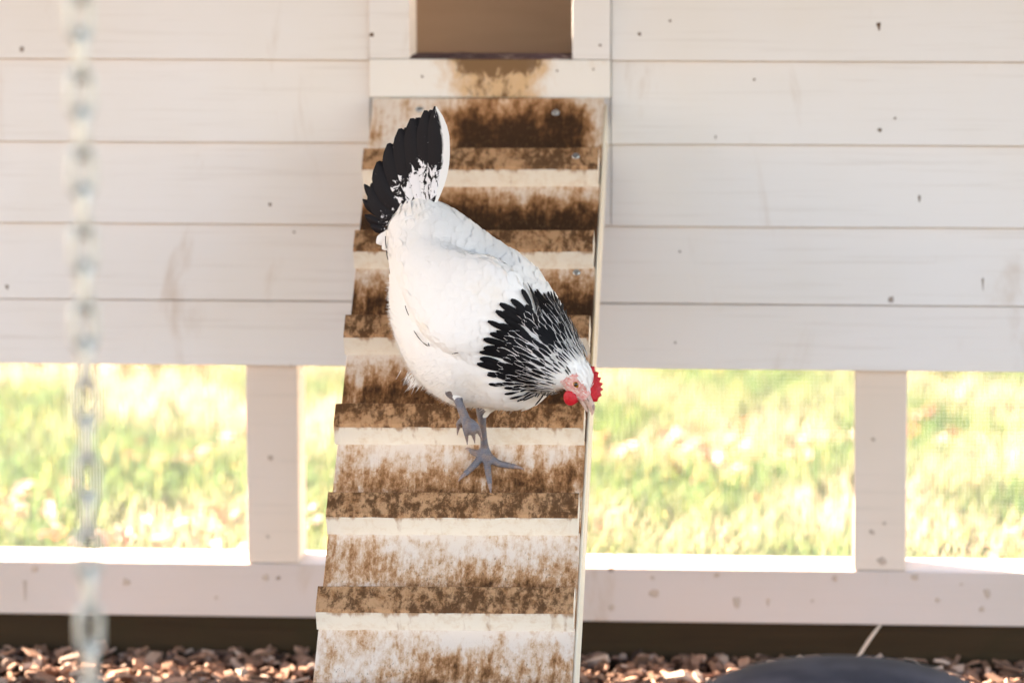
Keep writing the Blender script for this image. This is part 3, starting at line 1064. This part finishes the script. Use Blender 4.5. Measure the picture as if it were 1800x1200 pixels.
faces = [(p.center.copy(), p.normal.copy(), p.area, p.material_index) for p in body_me.polygons]
body_me.transform(HI)
body = link('body', body_me, None, hen)

# ---- feathers laid over the body
def flow(p):
    """direction in which plumage lies at p: from the head towards the tail"""
    best, bd = None, 1e9
    for i in range(len(SPINE) - 1):
        d = (p - SPINE[i]).length_squared
        if d < bd: bd, best = d, i
    t = SPINE[max(best - 3, 0)] - SPINE[min(best + 3, len(SPINE) - 1)]
    return t.normalized()
def nflow(p):
    best, bd = None, 1e9
    for i in range(len(NSP) - 1):
        d = (p - NSP[i]).length_squared
        if d < bd: bd, best = d, i
    t = NSP[max(best - 3, 0)] - NSP[min(best + 3, len(NSP) - 1)]
    return t.normalized()
PROF = [.30, .66, .88, .99, 1.0, .92, .70, .34]
PROF_H = [.35, .58, .78, .92, 1.0, 1.0, .86, .38]
def drape(root, d, L, Wd, lift0, lift1, fl=None, prof=PROF, camber=.10, free=99, aim=None, keep=.6):
    """points of a feather that starts at root and follows the surface; returns rows of three points"""
    n = len(prof)
    st = L / (n - 1)
    p = root.copy()
    rows = []
    nrm0 = None
    for k in range(n):
        hit = bv.find_nearest(p)
        q, nr = hit[0], hit[1]
        if k >= free:                       # past the end of the body the feather goes on straight
            q, nr = p, nrm0
            if aim is not None: d = (d * .7 + aim * .3).normalized()
        if nrm0 is not None and nr.dot(nrm0) < .3: nr = nrm0
        nrm0 = nr if nrm0 is None else (nrm0 * .5 + nr * .5).normalized()
        dd = d
        if fl is not None:
            dd = (d * keep + fl(q) * (1 - keep))
        t = (dd - nrm0 * dd.dot(nrm0)).normalized()
        sd = nrm0.cross(t)
        h = lift0 + (lift1 - lift0) * (k / (n - 1)) ** 1.4
        c = q + nrm0 * h
        hw = Wd * prof[k] / 2
        rows.append((c - sd * hw - nrm0 * (camber * hw), c + nrm0 * (camber * hw * .4), c + sd * hw - nrm0 * (camber * hw)))
        p = q + t * st
        d = t
    return rows
class Acc:
    def __init__(self): self.v, self.f, self.uv = [], [], []
    def add(self, rows):
        b = len(self.v); n = len(rows)
        for i, r in enumerate(rows):
            for j, c in enumerate(r):
                self.v.append(c - FOOT); self.uv.append((i / (n - 1), j / (len(r) - 1)))
        w = len(rows[0])
        for i in range(n - 1):
            for j in range(w - 1):
                a = b + i * w + j
                self.f.append((a, a + 1, a + w + 1, a + w))
    def build(self, name, mat, parent):
        me = bpy.data.meshes.new(name)
        me.from_pydata([tuple(x) for x in self.v], [], self.f)
        uvl = me.uv_layers.new(name='UVMap')
        buf = []
        for f in self.f:
            for i in f: buf += self.uv[i]
        uvl.data.foreach_set('uv', buf)
        me.polygons.foreach_set('use_smooth', [True] * len(me.polygons))
        return link(name, me, mat, parent)
rf = random.Random(21)
# ---- hackle and cape: every feather a piece of its own
nh = 0
NPTS = [Vector(p) for p in NSP]
picked = []
NN = len(NPTS)
hc = [f for f in faces if f[3] == 0 and (f[0] - NPTS[NN // 2]).length < .16]
rf.shuffle(hc)
LA, LB = Vector((0.0237, -0.8300, 0.5977)), Vector((0.1403, -0.8400, 0.5638))
BELLY = Vector((0.0365, -0.8000, 0.5480)).z
for c, nr, ar, mi in hc:
    bi = min(range(NN), key=lambda i: (c - NPTS[i]).length_squared)
    g = bi / (NN - 1)
    if g < .30 or (c - HC).length < .034: continue
    f = min(1, max(0, (g - .30) / .62))
    if (c - HC).length < .046: f = max(f, .93)
    if (c - NPTS[bi]).length > .092 - .035 * f: continue
    if c.z < BELLY and f < .5: continue
    tl = (c.x - LA.x) / (LB.x - LA.x)
    low = LA.z + (LB.z - LA.z) * tl - c.z
    if low > 0 and f < .93:
        if rf.random() > .42 - low * 14: continue
    sp = .0080 - .0028 * f
    if any((c - q).length < sp for q, ff in picked): continue
    picked.append((c, f))
    d = nflow(c)
    L = (.038 - .021 * f) * rf.uniform(.75, 1.25)
    Wd = (.0098 - .0052 * f) * rf.uniform(.85, 1.15)
    mt = M['hk_black'] if f < .10 else (M['hk_mid'] if f < .74 else M['hk_head'])
    if .10 <= f < .40 and rf.random() < .3: mt = M['hk_black']
    if low > 0:
        L *= .6; Wd *= .75; mt = M['hk_mid']
    a2 = Acc()
    side = nr.cross(d)
    if side.length < .2: continue
    d2 = (d + side.normalized() * rf.gauss(0, .10)).normalized()
    a2.add(drape(c, d2, L, Wd, .0030 + .0030 * f, .0052 + .0018 * rf.random() + .002 * f, nflow, PROF_H, camber=.16, keep=.75))
    if nh < 300:
        a2.build('hackle_feather', mt, hen)
    else:
        rest = globals().setdefault('REST', {}).setdefault(mt.name, (mt, Acc()))
        b0 = len(rest[1].v)
        rest[1].v += a2.v; rest[1].uv += a2.uv; rest[1].f += [tuple(x + b0 for x in q) for q in a2.f]
    nh += 1
for mt, ac in globals().get('REST', {}).values():
    o = ac.build('small_hackle_feathers', mt, hen); o['kind'] = 'stuff'
print('hackle', nh)
cand = [f for f in faces if f[3] == 0]
rf.shuffle(cand)
# dart throwing on the surface
cell = {}
def far(p, r):
    k = (int(p.x // r), int(p.y // r), int(p.z // r))
    for dx in (-1, 0, 1):
        for dy in (-1, 0, 1):
            for dz in (-1, 0, 1):
                for q in cell.get((k[0] + dx, k[1] + dy, k[2] + dz), ()):
                    if (q - p).length < r: return False
    cell.setdefault(k, []).append(p)
    return True
RUMP = Vector(TORSO[1][0])
acc = Acc()
nfe = 0
for c, nr, ar, mi in cand:
    q = c - HC
    if q.length < .055: continue
    if any((c - q).length < .011 for q, ff in picked): continue
    if not far(c, .0098): continue
    leg = min(segd(c, a, b) for a, b in LEGSEG[:2])
    if leg < .022: continue
    dr = (c - RUMP).length
    g = max(0, 1 - dr / .16)
    dn = min((c - Vector(NECK[2][0])).length, (c - Vector(NECK[3][0])).length)
    small = max(0, 1 - dn / .10)
    L = (.030 + .020 * g) * (1 - .45 * small) * rf.uniform(.85, 1.15)
    Wd = (.0225 + .009 * g) * (1 - .45 * small) * rf.uniform(.85, 1.15)
    d = flow(c)
    t = d - nr * d.dot(nr)
    if t.length < .15: continue
    t.normalize()
    t = (t + Vector((rf.gauss(0, .10), rf.gauss(0, .10), rf.gauss(0, .10)))).normalized()
    acc.add(drape(c, t, L, Wd, -.0006, .0012 + .0020 * rf.random(), flow, camber=.08))
    nfe += 1
pl = acc.build('body_feathers', M['plume'], hen)
pl['kind'] = 'stuff'
print('body feathers', nfe)

# downy tufts: fine barbs along the abdomen, thighs and lower edge
accd = Acc()
nt_ = 0
for c, nr, ar, mi in cand:
    if nt_ > 3600: break
    leg = min((c - Vector(x)).length for x in ((-0.1004, -0.7100, 0.6141), (-0.0811, -0.7300, 0.5731), (-0.0266, -0.8000, 0.5649), (-0.1275, -0.7000, 0.6477), (0.0199, -0.7380, 0.5313), (-0.0521, -0.7600, 0.5647)))
    if leg > .065 or rf.random() < leg / .075: continue
    nt_ += 1
    d = (flow(c) * .55 + nr * .40 + Vector((-.15, 0, -.35))).normalized()
    L = rf.uniform(.003, .008)
    sd = d.cross(nr)
    if sd.length < .1: continue
    sd.normalize()
    hw = rf.uniform(.0003, .0006)
    bend = Vector((rf.gauss(0, .25), rf.gauss(0, .25), -.25 + rf.gauss(0, .2)))
    rows = []
    for k in range(4):
        t = k / 3
        p = c + d * (L * t) + bend * (L * t * t * .6)
        rows.append((p - sd * hw * (1 - t * .9), p + sd * hw * (1 - t * .9)))
    accd.add(rows)
# one longer tuft below the abdomen
tc = Vector((-0.0851, -0.7350, 0.5580))
for i in range(260):
    d = Vector((-.30 + rf.gauss(0, .22), rf.gauss(0, .25), -.75 + rf.gauss(0, .2))).normalized()
    o0 = tc + Vector((rf.gauss(.006, .010), rf.gauss(0, .010), rf.gauss(.008, .006)))
    sd = d.cross(Vector((.3, 1, .2))).normalized()
    L = rf.uniform(.010, .022)
    rows = []
    for k in range(4):
        t = k / 3
        p = o0 + d * (L * t) + Vector((-.2, 0, .1)) * (L * t * t * .4)
        rows.append((p - sd * .0005 * (1 - t * .9), p + sd * .0005 * (1 - t * .9)))
    accd.add(rows)
dn_ = accd.build('down', M['plume'], hen)
dn_['kind'] = 'stuff'

# fine white and dark feathers on the crown and cheeks
accw = Acc(); accb = Acc()
for c, nr, ar, mi in faces:
    q = c - HC
    if q.length > .062 or mi == 2: continue
    f, u = q.dot(HB), q.dot(HUP)
    if rf.random() > .10: continue
    d = (-HB + nflow(c) * .6).normalized()
    t = d - nr * d.dot(nr)
    if t.length < .2: continue
    dark = noise.noise(Vector((u * 160, q.dot(HR) * 90, f * 40))) > .28 and f < .012
    (accb if dark else accw).add(drape(c, t.normalized(), rf.uniform(.008, .014), rf.uniform(.0022, .0036), .0010, .0032, None, PROF_H, .1))
for c, nr, ar, mi in faces:
    q = c - HC
    if mi != 2 or q.length > .045: continue
    f, u = q.dot(HB), q.dot(HUP)
    edge = max(0, -f / .012) + max(0, (u - .002) / .007) + .10 + (.25 if u < -.008 else 0)
    if abs(f - .005) < .008 and abs(u + .001) < .007: continue
    if rf.random() > edge * .16: continue
    t = -HB - HUP * .3
    t = t - nr * t.dot(nr)
    if t.length < .2: continue
    accw.add(drape(c, t.normalized(), rf.uniform(.004, .008), rf.uniform(.0008, .0014), .0002, .0022, None, PROF_H, .1))
o = accw.build('head_feathers', M['plume'], hen); o['kind'] = 'stuff'
o = accb.build('head_streaks', M['hk_black'], hen); o['kind'] = 'stuff'

# ---- tail: each quill feather a piece of its own
def quill(base, tip, Wd, side_n, mat, bend=0.0, twist=0.0, prof=None, name='tail_feather', arch=.10):
    """flat vaned feather with a raised shaft, curved between base and tip"""
    prof = prof or [.22, .42, .62, .78, .90, .97, 1.0, 1.0, .96, .84, .58, .12]
    n = len(prof)
    ax_ = tip - base
    L = ax_.length
    t0 = ax_.normalized()
    nn = (side_n - t0 * side_n.dot(t0)).normalized()
    sd = t0.cross(nn).normalized()
    rows = []
    for i in range(n):
        t = i / (n - 1)
        c = base + ax_ * t + sd * (bend * sin(pi * t)) + nn * (arch * L * (t - t * t))
        hw = Wd * prof[i] / 2
        wv = .0010 * noise.noise(Vector((t * 6, base.x * 90, tip.z * 50)))
        ca, sa = cos(twist), sin(twist)
        s2 = sd * ca + nn * sa
        cam_ = .18 * hw
        rows.append((c - s2 * (hw * .95 + wv) - nn * cam_, c - s2 * hw * .5 - nn * cam_ * .25, c + nn * .0011,
                     c + s2 * hw * .5 - nn * cam_ * .25, c + s2 * (hw * 1.05 + wv) - nn * cam_))
    a = Acc(); a.add(rows)
    return a.build(name, mat, hen)
CAMD = Vector((.07, -.985, .14)).normalized()               # the tail shows its right face
tails = [  # base, tip, width, material, bend
    ((-0.0696, -0.6820, 0.8112), (-0.0623, -0.6760, 0.9725), .034, 'tail3', .008),
    ((-0.0743, -0.6790, 0.8090), (-0.0776, -0.6720, 0.9659), .042, 'tail2', .006),
    ((-0.0816, -0.6760, 0.8069), (-0.0991, -0.6680, 0.9532), .044, 'tail2', .004),
    ((-0.0889, -0.6730, 0.8047), (-0.1180, -0.6640, 0.9370), .044, 'tail1', .002),
    ((-0.0963, -0.6700, 0.8008), (-0.1361, -0.6600, 0.9137), .044, 'tail1', .000),
    ((-0.1037, -0.6670, 0.7951), (-0.1534, -0.6560, 0.8851), .048, 'tail0', -.003),
    ((-0.1093, -0.6640, 0.7877), (-0.1638, -0.6520, 0.8512), .046, 'tail0', -.006)]

for i, (b, t, wd, mt, bd) in enumerate(tails):
    quill(Vector(b), Vector(t), wd, CAMD, M[mt], bd)
# left half of the tail fan, behind
for i, (b, t, wd, mt, bd) in enumerate(tails[1:]):
    b2 = Vector(b) + Vector((.002, .030, .0)); t2 = Vector(t) + Vector((.004, .050 + .004 * i, -.004))
    quill(b2, t2, wd, -CAMD, M['tail0'], -bd)
# small curled coverts under the tail
for b, t, wd, mt in (((-0.1330, -0.6550, 0.8077), (-0.1755, -0.6500, 0.8491), .015, 'tail0'), ((-0.1347, -0.6560, 0.7972), (-0.1785, -0.6480, 0.8260), .015, 'tail0'),
                     ((-0.1364, -0.6570, 0.7885), (-0.1750, -0.6500, 0.8015), .014, 'tail0'), ((-0.1326, -0.6600, 0.7800), (-0.1668, -0.6530, 0.7860), .012, 'tail0'),
                     ((-0.1215, -0.6650, 0.7842), (-0.1557, -0.6600, 0.7587), .024, 'plume'), ((-0.1177, -0.6680, 0.7740), (-0.1465, -0.6640, 0.7504), .022, 'plume'),
                     ((-0.1152, -0.6760, 0.7680), (-0.1297, -0.6740, 0.7306), .022, 'plume')):
    quill(Vector(b), Vector(t), wd, CAMD, M[mt], -.004, .25, name='tail_covert')
# broad white coverts folding over the tail base
rc = random.Random(4)
for row in range(3):
    for k in range(10):
        f = (k + .5 * (row % 2)) / 9.5
        p = Vector((-0.1277, -0.6900, 0.7766)).lerp(Vector((-0.0425, -0.7000, 0.8134)), f) + Vector((.10, 0, -.16)).normalized() * (.013 * row - .010)
        hh = bv.ray_cast(p + Vector((0, -.2, .02)), Vector((0, 1, -.1)).normalized(), .4)
        if hh[0] is None: continue
        aim = (Vector((-0.0993, -0.6840, 0.9355)) - p).normalized()
        aim = (aim + Vector((-.50 + .85 * f, 0, -.30 + .30 * f)) * .55).normalized()
        a2 = Acc()
        a2.add(drape(hh[0], aim, (.046 - .004 * row) * rc.uniform(.9, 1.12), .025 * rc.uniform(.9, 1.15), -.0010, .0036, None, PROF + [.12], .10, 5 + row, aim))
        a2.build('tail_covert', M['plume'], hen)
# dark quill edges peeping out under the folded wing
for a, b in (((-0.1004, -0.8000, 0.6809), (-0.0977, -0.8100, 0.6666)), ((-0.0873, -0.8200, 0.6456), (-0.0726, -0.8300, 0.6315)), ((-0.0726, -0.8300, 0.6315), (-0.0601, -0.8350, 0.6254)), ((-0.0596, -0.8400, 0.6304), (-0.0596, -0.8400, 0.6244)), ((-0.0208, -0.8600, 0.6181), (-0.0109, -0.8650, 0.6207)),
             ((-0.1400, -0.6900, 0.7739), (-0.1338, -0.7000, 0.7559)), ((-0.1321, -0.7000, 0.7532), (-0.1189, -0.7100, 0.7388))):
    a = Vector(a); b = Vector(b)
    ha = bv.find_nearest(a); hb = bv.find_nearest(b)
    pa, pb = ha[0] + ha[1] * .0062, hb[0] + hb[1] * .0062
    quill(pa, pb, .0014, ha[1], M['tail0'], .0004, 0, [.3, .8, 1, .7, .2], 'wing_feather')

# ---- comb, wattles, earlobe, eyes, beak, claws
def blade(name, outline, thick, frame, mat):
    """closed outline in a plane, thickened with rounded rim"""
    bm = bmesh.new()
    n = len(outline)
    cx_ = sum(p[0] for p in outline) / n; cy_ = sum(p[1] for p in outline) / n
    layers = []
    for off, sc_ in ((-1, .80), (-.62, .95), (0, 1.0), (.62, .95), (1, .80)):
        layers.append([bm.verts.new(frame(cx_ + (x - cx_) * sc_, cy_ + (y - cy_) * sc_, off * thick / 2) - FOOT) for x, y in outline])
    for a, b in zip(layers, layers[1:]):
        for i in range(n):
            bm.faces.new((a[i], a[(i + 1) % n], b[(i + 1) % n], b[i]))
    for L_ in (layers[0], layers[-1]):
        c = bm.verts.new(sum((v.co for v in L_), Vector()) / n)
        for i in range(n):
            bm.faces.new((L_[i], L_[(i + 1) % n], c))
    return from_bm(name, bm, mat, hen, True)
# single comb with points: f along the beak, u above the skull
comb = [(.040, .005), (.0430, .0120), (.0385, .0160), (.0385, .0220), (.0325, .0220), (.0315, .0285), (.0260, .0265), (.0235, .0330), (.0185, .0290),
        (.0145, .0350), (.0105, .0305), (.0055, .0355), (.0010, .0305), (-.0055, .0335), (-.0095, .0275), (-.0040, .0225), (.0060, .0190), (.0160, .0100), (.0240, .0030), (.0320, -.0010)]
def cframe(x, y, r):
    return H(x, y, r + .0012 * sin(x * 160))
blade('comb', comb, .0052, cframe, M['comb'])
def watt(side):
    out = []
    for i in range(20):
        a = 2 * pi * i / 20
        f = .0125 * cos(a); u = .0105 * sin(a) * (1 + .12 * cos(a))
        out.append((.0185 + f * .95, -.0205 + u))
    blade('wattle', out, .0058, lambda x, y, r: H(x, y, side * (.0095 + .0018 * sin((y + .0205) * 150)) + r), M['comb'])
watt(1); watt(-1)
for side in (1, -1):
    out = [(-.0115 + .0026 * cos(2 * pi * i / 12), -.0165 + .0085 * sin(2 * pi * i / 12)) for i in range(12)]
    blade('earlobe', out, .004, lambda x, y, r, s=side: H(x, y, s * .0150 + r), M['lobe'])
def ball(name, c, r, mat, parent, squash=(1, 1, 1)):
    bm = bmesh.new()
    bmesh.ops.create_uvsphere(bm, u_segments=20, v_segments=14, radius=r)
    fr = Matrix((HB, HUP, HR)).transposed()
    for v in bm.verts:
        v.co = fr @ Vector((v.co.x * squash[0], v.co.y * squash[1], v.co.z * squash[2])) + c - FOOT
    return from_bm(name, bm, mat, parent, True)
for side in (1, -1):
    h = bv.ray_cast(H(.0050, -.001, side * .08), HR * -side, .09)
    ec = h[0] - HR * side * .0022
    e = ball('eye', ec, .0056, M['iris'], hen, (1.1, .95, .8))
    ball('pupil', ec + HR * side * .0026, .0034, M['pupil'], e, (1, 1, .72))
    bm = bmesh.new()
    pth = [ec - FOOT + HB * (.0064 * cos(a)) + HUP * (.0048 * sin(a)) + HR * side * .0022 for a in [2 * pi * i / 18 for i in range(18)]]
    tube_ring(bm, pth, .0011, 6)
    from_bm('eyelid', bm, M['face'], e, True)
bm = bmesh.new()
hb = lambda f, u: H(f, u, 0) - FOOT
loft(bm, [(hb(.018, .0005), .0088, .0080), (hb(.026, .0005), .0082, .0068), (hb(.035, .0008), .0070, .0055), (hb(.044, .0002), .0054, .0041), (hb(.052, -.0022), .0032, .0025), (hb(.0570, -.0056), .0007, .0007)], HUP, 5, 16)
bk = from_bm('beak', bm, M['horn'], hen, True)
bm = bmesh.new()
loft(bm, [(hb(.020, -.0085), .0042, .0064), (hb(.030, -.0085), .0036, .0050), (hb(.041, -.0085), .0027, .0035), (hb(.0500, -.0088), .0009, .0011)], HUP, 5, 14)
from_bm('lower_mandible', bm, M['horn'], bk, True)
bm = bmesh.new()
loft(bm, [(hb(.0400, .0030), .0020, .0030), (hb(.0450, .0022), .0034, .0036), (hb(.0500, .0000), .0028, .0028), (hb(.0545, -.0030), .0009, .0009)], HUP, 5, 12)
from_bm('beak_ridge', bm, M['horn_dark'], bk, True)
for side in (1, -1):
    bm = bmesh.new()
    c0 = H(.0340, .0015, side * .0055) - FOOT
    loft(bm, [(c0 - HB * .003, .0003, .0003), (c0, .0012, .0010), (c0 + HB * .003, .0003, .0003)], HUP, 4, 10)
    from_bm('nostril', bm, M['horn_dark'], bk, True)
for t in TOES + RT:
    d = (t[2] - t[1]).normalized()
    a = t[2] - FOOT
    bm = bmesh.new()
    dn2 = Vector((0, 0, -1)) if t in RT else -az
    loft(bm, [(a - d * .002, .0034, .0034), (a + d * .004, .0028, .0026), (a + d * .009 + dn2 * .0012, .0017, .0016), (a + d * .013 + dn2 * .0034, .0004, .0004)], Vector((0, 0, 1)), 4, 10)
    from_bm('claw', bm, M['claw'], hen, True)
